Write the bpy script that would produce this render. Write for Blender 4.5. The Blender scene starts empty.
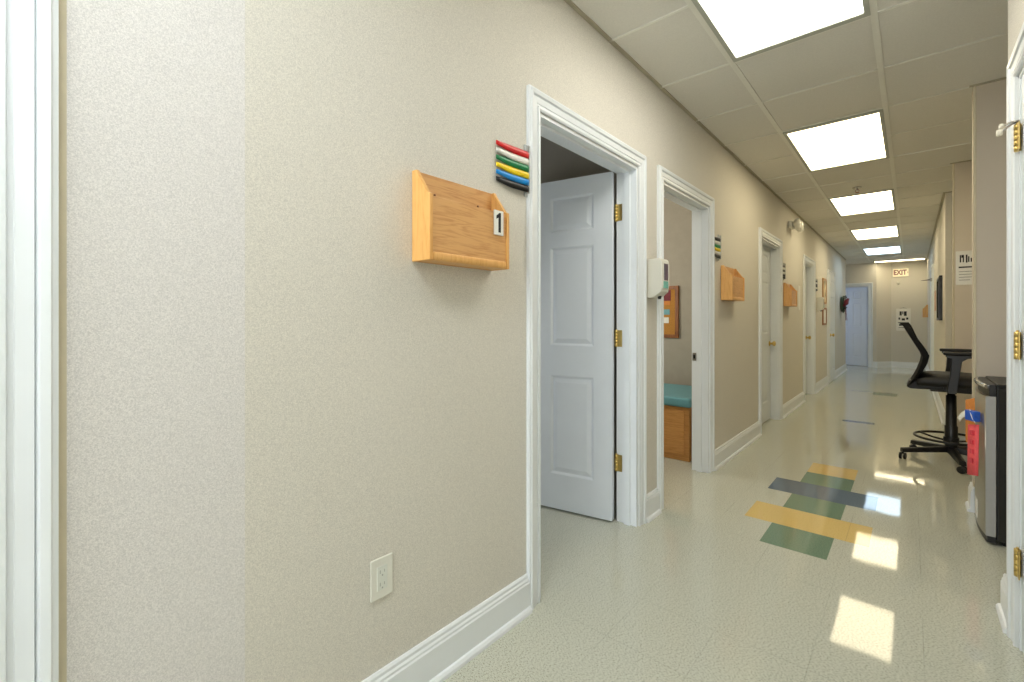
import bpy, bmesh, math, random
from mathutils import Vector, Matrix
random.seed(7)
scene = bpy.context.scene
COL = scene.collection
PI = math.pi

# ------------------------------------------------------------------ camera, world, exposure
cam_data = bpy.data.cameras.new('camera')
cam = bpy.data.objects.new('camera', cam_data); COL.objects.link(cam)
cam_data.sensor_fit = 'HORIZONTAL'
cam_data.sensor_width = 36.0
cam_data.lens = 457.28 / 1024 * 36.0
cam_data.shift_y = -20.45 / 1024
cam_data.clip_start = 0.02
cam.location = (0, 0, 1.147)
cam.rotation_euler = (PI / 2, 0, 0.7175)
scene.camera = cam
world = bpy.data.worlds.new('world'); scene.world = world
world.use_nodes = True
world.node_tree.nodes['Background'].inputs[0].default_value = (0.75, 0.8, 0.9, 1)
world.node_tree.nodes['Background'].inputs[1].default_value = 0.25
scene.view_settings.view_transform = 'Standard'
scene.view_settings.look = 'None'
scene.view_settings.exposure = 0.63
scene.view_settings.gamma = 1.0
scene.view_settings.use_curve_mapping = False

LENS_STRENGTH = 5.2
WARM = (1.0, 0.86, 0.57)
NEUTRAL = (1.0, 0.965, 0.87)
COOL = (0.66, 0.85, 1.0)

def area_light(name, loc, rot, sx, sy, power, color):
    d = bpy.data.lights.new(name, 'AREA'); d.shape = 'RECTANGLE'
    d.size = sx; d.size_y = sy; d.energy = power; d.color = color
    o = bpy.data.objects.new(name, d); COL.objects.link(o)
    o.location = loc; o.rotation_euler = rot
    return o
# added cool fill light behind the camera
area_light('near_end_fill', (-0.43, -3.05, 1.35), (PI / 2, 0, 0), 1.2, 2.2, 150, (0.88, 0.94, 1.0))
# added fill lights in the rooms and side hall, no windows behind them
area_light('first_room_fill', (-3.0, 0.55, 0.95), (PI / 2 - 0.25, 0, -0.55), 1.0, 0.9, 7, (0.78, 0.87, 1.0))
area_light('exam_room_fill', (-2.9, 3.3, 1.7), (PI / 2, 0, -0.9), 1.0, 1.0, 13, (1.0, 0.95, 0.82))
area_light('far_room_fill', (-2.45, 14.95, 1.4), (PI / 2, 0, -PI / 2), 0.8, 1.5, 9, (0.42, 0.58, 1.0))
area_light('far_hall_fill', (-2.6, 13.4, 1.5), (PI / 2, 0, -PI / 2), 0.8, 1.4, 2, (0.8, 0.9, 1.0))

# ------------------------------------------------------------------ materials
def srgb(r, g, b):
    f = lambda c: (c / 255) / 12.92 if c / 255 <= 0.04045 else ((c / 255 + 0.055) / 1.055) ** 2.4
    return (f(r), f(g), f(b), 1)

def mat(name, col, rough=0.5, metal=0.0, var=0.0, scale=30.0, stretch=(1, 1, 1), bump=0.0, bscale=None, spec=0.5, coat=0.0, trans=0.0):
    m = bpy.data.materials.new(name); m.use_nodes = True
    nt = m.node_tree; b = nt.nodes['Principled BSDF']
    b.inputs['Base Color'].default_value = col
    b.inputs['Roughness'].default_value = rough
    b.inputs['Metallic'].default_value = metal
    b.inputs['Specular IOR Level'].default_value = spec
    b.inputs['Coat Weight'].default_value = coat
    b.inputs['Transmission Weight'].default_value = trans
    tc = nt.nodes.new('ShaderNodeTexCoord'); mp = nt.nodes.new('ShaderNodeMapping')
    mp.inputs['Scale'].default_value = stretch
    nt.links.new(tc.outputs['Object'], mp.inputs['Vector'])
    n = nt.nodes.new('ShaderNodeTexNoise'); n.inputs['Scale'].default_value = scale
    n.inputs['Detail'].default_value = 4.0; n.inputs['Roughness'].default_value = 0.6
    nt.links.new(mp.outputs['Vector'], n.inputs['Vector'])
    r = nt.nodes.new('ShaderNodeValToRGB')
    lo = tuple(c * (1 - var) for c in col[:3]) + (1,); hi = tuple(min(1, c * (1 + var)) for c in col[:3]) + (1,)
    r.color_ramp.elements[0].position = 0.35; r.color_ramp.elements[1].position = 0.65
    r.color_ramp.elements[0].color = lo; r.color_ramp.elements[1].color = hi
    nt.links.new(n.outputs['Fac'], r.inputs['Fac']); nt.links.new(r.outputs['Color'], b.inputs['Base Color'])
    if bump:
        n2 = nt.nodes.new('ShaderNodeTexNoise'); n2.inputs['Scale'].default_value = bscale or scale
        n2.inputs['Detail'].default_value = 3.0
        nt.links.new(mp.outputs['Vector'], n2.inputs['Vector'])
        bm_ = nt.nodes.new('ShaderNodeBump'); bm_.inputs['Strength'].default_value = bump; bm_.inputs['Distance'].default_value = 0.002
        nt.links.new(n2.outputs['Fac'], bm_.inputs['Height']); nt.links.new(bm_.outputs['Normal'], b.inputs['Normal'])
    return m

def wood(name, dark, light, axis='y', scale=14.0, rough=0.4):
    m = bpy.data.materials.new(name); m.use_nodes = True
    nt = m.node_tree; b = nt.nodes['Principled BSDF']; b.inputs['Roughness'].default_value = rough
    tc = nt.nodes.new('ShaderNodeTexCoord'); mp = nt.nodes.new('ShaderNodeMapping')
    mp.inputs['Scale'].default_value = {'y': (8, 1.2, 14), 'z': (8, 14, 1.2), 'x': (1.2, 8, 14)}[axis]
    nt.links.new(tc.outputs['Object'], mp.inputs['Vector'])
    n = nt.nodes.new('ShaderNodeTexNoise'); n.inputs['Scale'].default_value = 1.6; n.inputs['Detail'].default_value = 2; n.inputs['Distortion'].default_value = 0.6
    nt.links.new(mp.outputs['Vector'], n.inputs['Vector'])
    mu = nt.nodes.new('ShaderNodeMath'); mu.operation = 'MULTIPLY'; mu.inputs[1].default_value = scale
    fr = nt.nodes.new('ShaderNodeMath'); fr.operation = 'PINGPONG'; fr.inputs[1].default_value = 1.0
    nt.links.new(n.outputs['Fac'], mu.inputs[0]); nt.links.new(mu.outputs[0], fr.inputs[0])
    n3 = nt.nodes.new('ShaderNodeTexNoise'); n3.inputs['Scale'].default_value = 22; n3.inputs['Detail'].default_value = 4
    nt.links.new(mp.outputs['Vector'], n3.inputs['Vector'])
    ad = nt.nodes.new('ShaderNodeMath'); ad.operation = 'MULTIPLY_ADD'; ad.inputs[1].default_value = 0.45; 
    nt.links.new(fr.outputs[0], ad.inputs[0]); nt.links.new(n3.outputs['Fac'], ad.inputs[2])
    r = nt.nodes.new('ShaderNodeValToRGB')
    r.color_ramp.elements[0].position = 0.3; r.color_ramp.elements[1].position = 0.85
    r.color_ramp.elements[0].color = dark; r.color_ramp.elements[1].color = light
    nt.links.new(ad.outputs[0], r.inputs['Fac']); nt.links.new(r.outputs['Color'], b.inputs['Base Color'])
    return m

def emit(name, color, strength, tubes=False):
    m = bpy.data.materials.new(name); m.use_nodes = True
    nt = m.node_tree; nt.nodes.clear()
    out = nt.nodes.new('ShaderNodeOutputMaterial'); e = nt.nodes.new('ShaderNodeEmission')
    e.inputs['Color'].default_value = (*color, 1); e.inputs['Strength'].default_value = strength
    if tubes:   # fluorescent tubes glowing through a prismatic lens
        tc = nt.nodes.new('ShaderNodeTexCoord'); sp = nt.nodes.new('ShaderNodeSeparateXYZ')
        nt.links.new(tc.outputs['Object'], sp.inputs[0])
        w = nt.nodes.new('ShaderNodeMath'); w.operation = 'MULTIPLY'; w.inputs[1].default_value = 2 * PI / 0.27
        c = nt.nodes.new('ShaderNodeMath'); c.operation = 'COSINE'
        ma = nt.nodes.new('ShaderNodeMath'); ma.operation = 'MULTIPLY_ADD'; ma.inputs[1].default_value = -0.3 * strength; ma.inputs[2].default_value = strength
        nt.links.new(sp.outputs['X'], w.inputs[0]); nt.links.new(w.outputs[0], c.inputs[0]); nt.links.new(c.outputs[0], ma.inputs[0])
        nt.links.new(ma.outputs[0], e.inputs['Strength'])
    nt.links.new(e.outputs[0], out.inputs[0])
    return m

def wallpaper(name, col, var=0.16):
    m = mat(name, col, rough=0.75, var=var, scale=430, bump=0.4, bscale=520, spec=0.25)
    return m

M = {}
M['wall'] = wallpaper('vinyl_wallcovering', srgb(217, 212, 200))
M['wall_pale'] = wallpaper('wall_pale_tone', srgb(220, 216, 211))
M['wall_tan'] = mat('smooth_tan', srgb(206, 195, 166), 0.7, var=0.03, scale=20)
M['pier'] = wallpaper('taupe_wallcovering', srgb(222, 212, 198), 0.09)
M['trim'] = mat('white_gloss_trim', srgb(234, 238, 240), 0.3, var=0.015, scale=4)
M['door'] = mat('white_door_paint', srgb(230, 235, 239), 0.38, var=0.012, scale=5, bump=0.05, bscale=60)
M['ceil_tile'] = mat('ceiling_tile', srgb(226, 223, 214), 0.9, var=0.03, scale=160, bump=0.3, bscale=200, spec=0.1)
M['tbar'] = mat('ceiling_grid_metal', srgb(234, 232, 222), 0.5, var=0.01)
M['wallangle'] = mat('wall_angle_metal', srgb(176, 168, 145), 0.5, var=0.01)
M['lens'] = emit('lamp_lens', WARM, LENS_STRENGTH * 0.85)
M['lens_entry'] = emit('lamp_lens_entry', (0.88, 0.95, 1.0), LENS_STRENGTH * 1.6)
M['lens_strip'] = emit('lamp_lens_strip', WARM, 6.0)
M['lens_near'] = emit('lamp_lens_near', NEUTRAL, LENS_STRENGTH)
M['lens_cool'] = emit('lamp_lens_cool', COOL, LENS_STRENGTH * 0.6)
M['fixture'] = mat('grey_enamel', srgb(178, 180, 168), 0.4, var=0.01)
M['oak'] = wood('honey_oak', srgb(198, 140, 80), srgb(220, 168, 106), 'y')
M['oak_z'] = wood('honey_oak_upright', srgb(216, 156, 80), srgb(230, 176, 104), 'z')
M['oak_dark'] = wood('table_oak', srgb(190, 132, 70), srgb(212, 156, 92), 'x')
M['brass'] = mat('brass', srgb(212, 184, 112), 0.28, 1.0, var=0.08, scale=40)
M['steel'] = mat('brushed_steel', srgb(176, 172, 164), 0.34, 1.0, var=0.04, scale=30, stretch=(1, 1, 14))
M['chrome'] = mat('chrome', srgb(205, 205, 205), 0.12, 1.0, var=0.01)
M['black'] = mat('black_plastic', srgb(15, 15, 17), 0.4, var=0.1, scale=60)
M['black_body'] = mat('black_enamel', srgb(30, 29, 29), 0.35, var=0.08, scale=60)
M['black_fabric'] = mat('black_fabric', srgb(13, 13, 16), 0.5, var=0.2, scale=220, bump=0.4)
M['black_mesh'] = mat('black_mesh_fabric', srgb(13, 13, 15), 0.7, var=0.3, scale=260, bump=0.6, spec=0.2)
M['white_plastic'] = mat('white_plastic', srgb(226, 224, 212), 0.4, var=0.01)
M['outlet_face'] = mat('outlet_face', srgb(220, 222, 212), 0.35, var=0.01)
M['slot'] = mat('slot_grey', srgb(168, 168, 160), 0.5)
M['paper'] = mat('white_paper', srgb(236, 234, 226), 0.8, var=0.015)
M['ink'] = mat('black_ink', srgb(28, 28, 30), 0.8, var=0.05)
M['grey_ink'] = mat('grey_ink', srgb(120, 116, 112), 0.8, var=0.05)
M['red'] = mat('red_plastic', srgb(206, 28, 28), 0.28, var=0.03)
M['white_flag'] = mat('white_flag_plastic', srgb(236, 234, 224), 0.3, var=0.02)
M['green'] = mat('green_plastic', srgb(16, 128, 74), 0.28, var=0.03)
M['yellow'] = mat('yellow_plastic', srgb(246, 212, 22), 0.28, var=0.03)
M['blue'] = mat('blue_plastic', srgb(22, 140, 218), 0.28, var=0.03)
M['clear'] = mat('clear_acrylic', srgb(235, 238, 236), 0.15, trans=0.4)
M['teal_vinyl'] = mat('teal_vinyl', srgb(104, 160, 170), 0.42, var=0.05, scale=40, bump=0.15)
M['cork'] = mat('cork', srgb(188, 132, 60), 0.9, var=0.25, scale=160, bump=0.5)
M['brown_frame'] = wood('brown_frame_wood', srgb(110, 62, 28), srgb(150, 92, 44), 'z')
M['purple'] = mat('purple_window', srgb(90, 74, 92), 0.3, var=0.3, scale=90)
M['teal_print'] = mat('teal_print', srgb(120, 186, 172), 0.5, var=0.1, scale=60)
M['pink'] = mat('pink_paper', srgb(240, 92, 98), 0.7, var=0.06, scale=60)
M['pink_dark'] = mat('dark_pink_print', srgb(214, 70, 82), 0.7, var=0.1, scale=60)
M['orange'] = mat('orange_paper', srgb(212, 136, 66), 0.8, var=0.08, scale=50)
M['clip_blue'] = mat('blue_clip_plastic', srgb(36, 92, 196), 0.4, var=0.1, scale=60)
M['pale_pink'] = mat('pale_pink_paper', srgb(206, 170, 150), 0.8, var=0.05)
M['burgundy'] = mat('burgundy_ribbon', srgb(120, 26, 40), 0.6, var=0.25, scale=60)
M['leaf'] = mat('dark_green_leaves', srgb(62, 74, 52), 0.7, var=0.3, scale=80)
M['exit_red'] = mat('exit_red', srgb(128, 40, 24), 0.5, var=0.03)
M['exit_face'] = mat('exit_sign_face', srgb(240, 230, 200), 0.4, var=0.02)
_b = M['exit_face'].node_tree.nodes['Principled BSDF']; _b.inputs['Emission Color'].default_value = srgb(240, 222, 180); _b.inputs['Emission Strength'].default_value = 0.22
M['white_rubber'] = mat('white_rubber', srgb(224, 216, 198), 0.6, var=0.02)
M['glass'] = mat('picture_glass', srgb(200, 205, 200), 0.05, var=0.0, spec=0.6)
M['print'] = mat('art_print', srgb(214, 196, 160), 0.7, var=0.5, scale=9)
M['lamp_glass'] = mat('lamp_glass', srgb(240, 238, 226), 0.12, var=0.02, coat=0.5)
M['tan_light'] = mat('tan_frame', srgb(190, 150, 104), 0.5, var=0.1)
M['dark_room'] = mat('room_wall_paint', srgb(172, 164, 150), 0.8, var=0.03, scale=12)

def floor_mat(name, a, b, c):
    m = bpy.data.materials.new(name); m.use_nodes = True
    nt = m.node_tree; p = nt.nodes['Principled BSDF']
    p.inputs['Roughness'].default_value = 0.045; p.inputs['IOR'].default_value = 1.55
    tc = nt.nodes.new('ShaderNodeTexCoord')
    n1 = nt.nodes.new('ShaderNodeTexNoise'); n1.inputs['Scale'].default_value = 140; n1.inputs['Detail'].default_value = 3
    mp = nt.nodes.new('ShaderNodeMapping'); mp.inputs['Rotation'].default_value = (0, 0, 0.7); mp.inputs['Scale'].default_value = (1, 2.2, 1)
    nt.links.new(tc.outputs['Object'], mp.inputs[0]); nt.links.new(mp.outputs[0], n1.inputs['Vector'])
    r1 = nt.nodes.new('ShaderNodeValToRGB')
    r1.color_ramp.elements[0].position = 0.36; r1.color_ramp.elements[0].color = c
    r1.color_ramp.elements[1].position = 0.62; r1.color_ramp.elements[1].color = b
    e = r1.color_ramp.elements.new(0.46); e.color = a
    nt.links.new(n1.outputs['Fac'], r1.inputs[0])
    # tile joints
    sp = nt.nodes.new('ShaderNodeSeparateXYZ'); nt.links.new(tc.outputs['Object'], sp.inputs[0])
    def joint(axis, off, pitch=0.29, w=0.0014):
        ad = nt.nodes.new('ShaderNodeMath'); ad.operation = 'ADD'; ad.inputs[1].default_value = off + pitch / 2 + pitch * 200
        mo = nt.nodes.new('ShaderNodeMath'); mo.operation = 'MODULO'; mo.inputs[1].default_value = pitch
        su = nt.nodes.new('ShaderNodeMath'); su.operation = 'SUBTRACT'; su.inputs[1].default_value = pitch / 2
        ab = nt.nodes.new('ShaderNodeMath'); ab.operation = 'ABSOLUTE'
        le = nt.nodes.new('ShaderNodeMath'); le.operation = 'LESS_THAN'; le.inputs[1].default_value = w
        nt.links.new(sp.outputs[axis], ad.inputs[0]); nt.links.new(ad.outputs[0], mo.inputs[0]); nt.links.new(mo.outputs[0], su.inputs[0])
        nt.links.new(su.outputs[0], ab.inputs[0]); nt.links.new(ab.outputs[0], le.inputs[0]); return le
    jx = joint('X', 0.547); jy = joint('Y', -2.64)
    mx = nt.nodes.new('ShaderNodeMath'); mx.operation = 'MAXIMUM'
    nt.links.new(jx.outputs[0], mx.inputs[0]); nt.links.new(jy.outputs[0], mx.inputs[1])
    nj = nt.nodes.new('ShaderNodeTexNoise'); nj.inputs['Scale'].default_value = 2.2; nt.links.new(tc.outputs['Object'], nj.inputs['Vector'])
    rj = nt.nodes.new('ShaderNodeMapRange'); rj.inputs[1].default_value = 0.4; rj.inputs[2].default_value = 0.62; rj.inputs[3].default_value = 0.03; rj.inputs[4].default_value = 0.28
    nt.links.new(nj.outputs['Fac'], rj.inputs[0])
    s = nt.nodes.new('ShaderNodeMath'); s.operation = 'MULTIPLY'
    nt.links.new(mx.outputs[0], s.inputs[0]); nt.links.new(rj.outputs[0], s.inputs[1])
    mi = nt.nodes.new('ShaderNodeMix'); mi.data_type = 'RGBA'
    nt.links.new(s.outputs[0], mi.inputs[0]); nt.links.new(r1.outputs[0], mi.inputs[6]); mi.inputs[7].default_value = (0.12, 0.11, 0.08, 1)
    nt.links.new(mi.outputs[2], p.inputs['Base Color'])
    # slightly uneven wax
    n2 = nt.nodes.new('ShaderNodeTexNoise'); n2.inputs['Scale'].default_value = 9; n2.inputs['Detail'].default_value = 3
    nt.links.new(tc.outputs['Object'], n2.inputs['Vector'])
    bp = nt.nodes.new('ShaderNodeBump'); bp.inputs['Strength'].default_value = 0.06; bp.inputs['Distance'].default_value = 0.004
    nt.links.new(n2.outputs['Fac'], bp.inputs['Height']); nt.links.new(bp.outputs['Normal'], p.inputs['Normal'])
    return m
FM = [floor_mat('floor_tile_cream', srgb(196, 197, 181), srgb(206, 207, 193), srgb(150, 150, 133)),
      floor_mat('floor_tile_green', srgb(108, 134, 112), srgb(120, 144, 122), srgb(94, 120, 98)),
      floor_mat('floor_tile_yellow', srgb(218, 188, 116), srgb(226, 197, 128), srgb(206, 176, 104)),
      floor_mat('floor_tile_blue', srgb(92, 108, 126), srgb(102, 118, 134), srgb(78, 94, 114))]

# ------------------------------------------------------------------ mesh helpers
class MB:
    def __init__(self): self.v = []; self.f = []; self.mi = []; self.sm = []; self.cur = 0
    def face(self, pts, smooth=False):
        b = len(self.v); self.v += [tuple(p) for p in pts]; self.f.append(list(range(b, b + len(pts)))); self.mi.append(self.cur); self.sm.append(smooth)
    def grid(self, rows, smooth=True, close_u=False, close_v=False):
        b = len(self.v); nu = len(rows); nv = len(rows[0])
        for r in rows: self.v += [tuple(p) for p in r]
        for i in range(nu if close_u else nu - 1):
            for j in range(nv if close_v else nv - 1):
                i2 = (i + 1) % nu; j2 = (j + 1) % nv
                self.f.append([b + i * nv + j, b + i * nv + j2, b + i2 * nv + j2, b + i2 * nv + j]); self.mi.append(self.cur); self.sm.append(smooth)
        return b
    def box(self, x0, x1, y0, y1, z0, z1, mtx=None):
        x0, x1 = sorted((x0, x1)); y0, y1 = sorted((y0, y1)); z0, z1 = sorted((z0, z1))
        c = [(x0, y0, z0), (x1, y0, z0), (x1, y1, z0), (x0, y1, z0), (x0, y0, z1), (x1, y0, z1), (x1, y1, z1), (x0, y1, z1)]
        if mtx: c = [tuple(mtx @ Vector(p)) for p in c]
        b = len(self.v); self.v += c
        for q in ((0, 3, 2, 1), (4, 5, 6, 7), (0, 1, 5, 4), (1, 2, 6, 5), (2, 3, 7, 6), (3, 0, 4, 7)):
            self.f.append([b + i for i in q]); self.mi.append(self.cur); self.sm.append(False)
    def prism(self, poly, fn0, fn1, smooth=False):
        a = [fn0(p) for p in poly]; c = [fn1(p) for p in poly]; n = len(poly)
        b = len(self.v); self.v += [tuple(p) for p in a + c]
        self.f.append([b + i for i in range(n)]); self.mi.append(self.cur); self.sm.append(False)
        self.f.append([b + n + i for i in reversed(range(n))]); self.mi.append(self.cur); self.sm.append(False)
        for i in range(n):
            j = (i + 1) % n
            self.f.append([b + i, b + j, b + n + j, b + n + i]); self.mi.append(self.cur); self.sm.append(smooth)
    def lathe(self, prof, loc=(0, 0, 0), axis='z', seg=20, smooth=True, mtx=None):
        rows = []
        for r, h in prof:
            row = []
            for k in range(seg):
                t = 2 * PI * k / seg; p = (r * math.cos(t), r * math.sin(t), h)
                if axis == 'x': p = (p[2], p[0], p[1])
                if axis == 'y': p = (p[0], p[2], p[1])
                p = Vector(p)
                if mtx: p = mtx @ p
                row.append(tuple(p + Vector(loc)))
            rows.append(row)
        b = self.grid(rows, smooth, close_v=True)
        n = len(prof)
        for i in (0, n - 1):
            self.f.append([b + i * seg + k for k in range(seg)]); self.mi.append(self.cur); self.sm.append(False)
    def tube(self, path, r, seg=10, closed=False):
        rows = []; n = len(path); P = [Vector(p) for p in path]
        up = Vector((0, 0, 1))
        for i in range(n):
            t = (P[(i + 1) % n] - P[i - 1]) if closed else (P[min(i + 1, n - 1)] - P[max(i - 1, 0)])
            t.normalize(); u = up if abs(t.dot(up)) < 0.95 else Vector((1, 0, 0))
            a = t.cross(u).normalized(); c = a.cross(t).normalized(); rr = r[i] if isinstance(r, (list, tuple)) else r
            rows.append([tuple(P[i] + a * rr * math.cos(2 * PI * k / seg) + c * rr * math.sin(2 * PI * k / seg)) for k in range(seg)])
        b = self.grid(rows, True, close_u=closed, close_v=True)
        if not closed:
            for i in (0, n - 1):
                self.f.append([b + i * seg + k for k in range(seg)]); self.mi.append(self.cur); self.sm.append(False)
    def build(self, name, mats, parent=None, bevel=0.0, seg=2, recalc=True):
        me = bpy.data.meshes.new(name); me.from_pydata(self.v, [], self.f)
        if not isinstance(mats, (list, tuple)): mats = [mats]
        for m in mats: me.materials.append(m)
        for p, i, s in zip(me.polygons, self.mi, self.sm): p.material_index = i; p.use_smooth = s
        if recalc:
            bm = bmesh.new(); bm.from_mesh(me); bmesh.ops.remove_doubles(bm, verts=bm.verts, dist=1e-6)
            bmesh.ops.recalc_face_normals(bm, faces=bm.faces); bm.to_mesh(me); bm.free()
        o = bpy.data.objects.new(name, me); COL.objects.link(o)
        if parent: o.parent = parent
        if bevel:
            bv = o.modifiers.new('bevel', 'BEVEL'); bv.width = bevel; bv.segments = seg; bv.limit_method = 'ANGLE'; bv.angle_limit = 0.7
        return o

def tag(o, label, cat, group=None):
    o['label'] = label; o['category'] = cat
    if group: o['group'] = group
    return o
def thing(name, label, cat, loc=(0, 0, 0), rz=0.0, group=None):
    o = bpy.data.objects.new(name, None); COL.objects.link(o); o.empty_display_size = 0.05
    o.location = loc; o.rotation_euler = (0, 0, rz)
    return tag(o, label, cat, group)
def struct(o):
    o['kind'] = 'structure'; return o
def struct_root(name, loc=(0, 0, 0)):
    o = bpy.data.objects.new(name, None); COL.objects.link(o); o.location = loc; o.empty_display_size = 0.05
    return struct(o)
def dup(root, loc, rz=None, label=None):
    r = root.copy(); COL.objects.link(r); r.location = loc
    if rz is not None: r.rotation_euler = (0, 0, rz)
    if label: r['label'] = label
    for ch in list(root.children):
        c = ch.copy(); COL.objects.link(c); c.parent = r
        for g in list(ch.children):
            d = g.copy(); COL.objects.link(d); d.parent = c
    return r
def text(name, s, size, m, parent, loc, rot, depth=0.0008, sx=1.0, bold=0.0):
    cu = bpy.data.curves.new(name, 'FONT'); cu.body = s; cu.size = size; cu.extrude = depth; cu.offset = bold
    cu.align_x = 'CENTER'; cu.align_y = 'CENTER'
    tmp = bpy.data.objects.new(name + '_tmp', cu); COL.objects.link(tmp)
    dg = bpy.context.evaluated_depsgraph_get()
    me = bpy.data.meshes.new_from_object(tmp.evaluated_get(dg))
    bpy.data.objects.remove(tmp)
    me.materials.clear(); me.materials.append(m)
    o = bpy.data.objects.new(name, me); COL.objects.link(o); o.parent = parent
    o.location = loc; o.rotation_euler = rot; o.scale = (sx, 1, 1)
    return o
def empty_part(name, parent, loc=(0, 0, 0), rz=0):
    o = bpy.data.objects.new(name, None); COL.objects.link(o); o.parent = parent; o.location = loc; o.rotation_euler = (0, 0, rz)
    o.empty_display_size = 0.05
    return o

# ------------------------------------------------------------------ main dimensions
XL, XR, H = -1.15, 0.285, 2.56
T = 0.12
DH = 2.0          # door opening height
CW = 0.08         # casing width
YB, YE = -3.0, 14.25
ALC = 1.05
left_openings = [(-0.85, 0.002), (1.485, 2.380), (2.72, 3.57), (5.15, 6.02), (7.65, 8.47), (10.08, 10.87)]
L_END = 13.15
right_openings = [(1.45, 2.37), (10.3, 11.2)]

def mapL(a, o, z): return (XL + o, a, z)
def mapR(a, o, z): return (XR - o, a, z)
def mapE(a, o, z): return (a, YE - o, z)

# ------------------------------------------------------------------ floor
xs = [-4.2, -0.74, -0.595, -0.305, -0.16, 0.13, 3.0]
ys = sorted(set([-3.2, 2.64, 2.93, 3.22, 3.51, 3.80, 4.09, 4.38, 6.41, 6.52, 9.0, 9.29, 9.35, 17.0]))
def tile_kind(x, y):
    inn = -0.595 < x < -0.305; wide = -0.74 < x < -0.16
    if 2.64 < y < 2.93 and inn: return 1
    if 2.93 < y < 3.22 and wide: return 2
    if 3.22 < y < 3.51 and inn: return 1
    if 3.51 < y < 3.80 and wide: return 3
    if 3.80 < y < 4.09 and inn: return 1
    if 4.09 < y < 4.38 and inn: return 2
    if 6.41 < y < 6.52 and inn: return 3
    if 9.0 < y < 9.29 and -0.44 < x < -0.16: return 1
    if 9.29 < y < 9.35 and wide: return 3
    return 0
fb = MB()
xs.insert(3, -0.45)
for i in range(len(xs) - 1):
    for j in range(len(ys) - 1):
        fb.cur = tile_kind((xs[i] + xs[i + 1]) / 2, (ys[j] + ys[j + 1]) / 2)
        fb.face([(xs[i], ys[j], 0), (xs[i + 1], ys[j], 0), (xs[i + 1], ys[j + 1], 0), (xs[i], ys[j + 1], 0)])
fl = struct(fb.build('floor', FM))

# ------------------------------------------------------------------ walls
def wall_blocks(mb, y0, y1, opens, x0, x1, top=H):
    y = y0
    for a, b in opens:
        if a > y: mb.box(x0, x1, y, a, 0, top)
        mb.box(x0, x1, a, b, DH, top); y = b
    if y < y1: mb.box(x0, x1, y, y1, 0, top)

wl = MB()
wall_blocks(wl, YB, 0.082, left_openings[:1], XL - T, XL)
wl.cur = 2; wl.box(XL - T, XL, 0.082, 0.0935, 0, H)  # narrow smooth tan strip next to the near casing
wl.cur = 1; wl.box(XL - T, XL, 0.0935, 0.387, 0, H)  # wall stretch in a slightly lighter tone than the rest
wl.cur = 0; wall_blocks(wl, 0.387, L_END, left_openings[1:], XL - T, XL)
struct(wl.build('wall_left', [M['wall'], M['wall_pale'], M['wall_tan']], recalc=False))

wr = MB()
wall_blocks(wr, YB, 2.62, right_openings[:1], XR, XR + T)
wr.box(XR + T, ALC, 2.50, 2.62, 0, H)
wr.box(ALC, ALC + 0.1, 2.50, 7.07, 0, H)
wall_blocks(wr, 6.95, YE + 0.6, right_openings[1:], XR, XR + T)
wr.box(XR + T, ALC, 6.95, 7.07, 0, H)
struct(wr.build('wall_right', [M['wall']], recalc=False))
for k, y in enumerate((3.90, 5.70)):
    p = MB(); p.box(XR, ALC, y, y + 0.12, 0, H)
    struct(p.build('wall_pier_' + ('near', 'far')[k], M['pier'], recalc=False))
    g = MB(); 
    g.prism([(-0.003, 0.022), (-0.003, -0.003), (0.010, -0.003), (0.010, 0.0), (0.0, 0.0), (0.0, 0.022)],
            lambda q: (XR + q[0], y + q[1], 0.15), lambda q: (XR + q[0], y + q[1], H))
    struct(g.build('trim_%d' % (k + 1), M['wall_tan']))

we = MB()
we.box(-2.7, -1.69, YE, YE + T, 0, H)
we.box(-1.69, -0.785, YE, YE + T, DH, H)
we.box(-0.785, -0.635, YE, YE + T, 0, H)
we.prism([(-0.635, YE), (-0.37, 14.6), (-0.37, 14.75), (-0.635, YE + T)], lambda q: (q[0], q[1], 0), lambda q: (q[0], q[1], H))
we.box(-0.37, 0.6, 14.6, 14.75, 0, H)
struct(we.build('wall_end', M['wall'], recalc=False))
# far side hall to the left of the corridor end, room behind the end door, near end behind the camera
o = MB()
o.box(-2.75, -2.7, L_END - 0.2, YE, 0, H); o.box(-2.75, XL - T, L_END - T, L_END, 0, H)
struct(o.build('wall_side_hall', M['wall'], recalc=False))
o = MB()
o.box(-2.6, -2.5, YE + T, 17, 0, H); o.box(-0.3, -0.2, 14.75, 17, 0, H); o.box(-2.6, -0.2, 16.9, 17, 0, H)
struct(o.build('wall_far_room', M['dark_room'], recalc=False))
o = MB(); o.box(XL - T, XR + T, YB - 0.15, YB - 0.05, 0, H)
struct(o.build('wall_near', M['wall'], recalc=False))
def room(name, y0, y1, depth, m):
    q = MB(); xb = XL - T - depth
    q.box(xb - 0.1, xb, y0, y1, 0, H); q.box(xb, XL - T, y0 - 0.05, y0, 0, H); q.box(xb, XL - T, y1, y1 + 0.05, 0, H)
    struct(q.build(name, m, recalc=False))
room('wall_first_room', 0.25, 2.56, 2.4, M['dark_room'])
room('wall_exam_room', 2.62, 4.6, 2.4, M['dark_room'])

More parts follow.
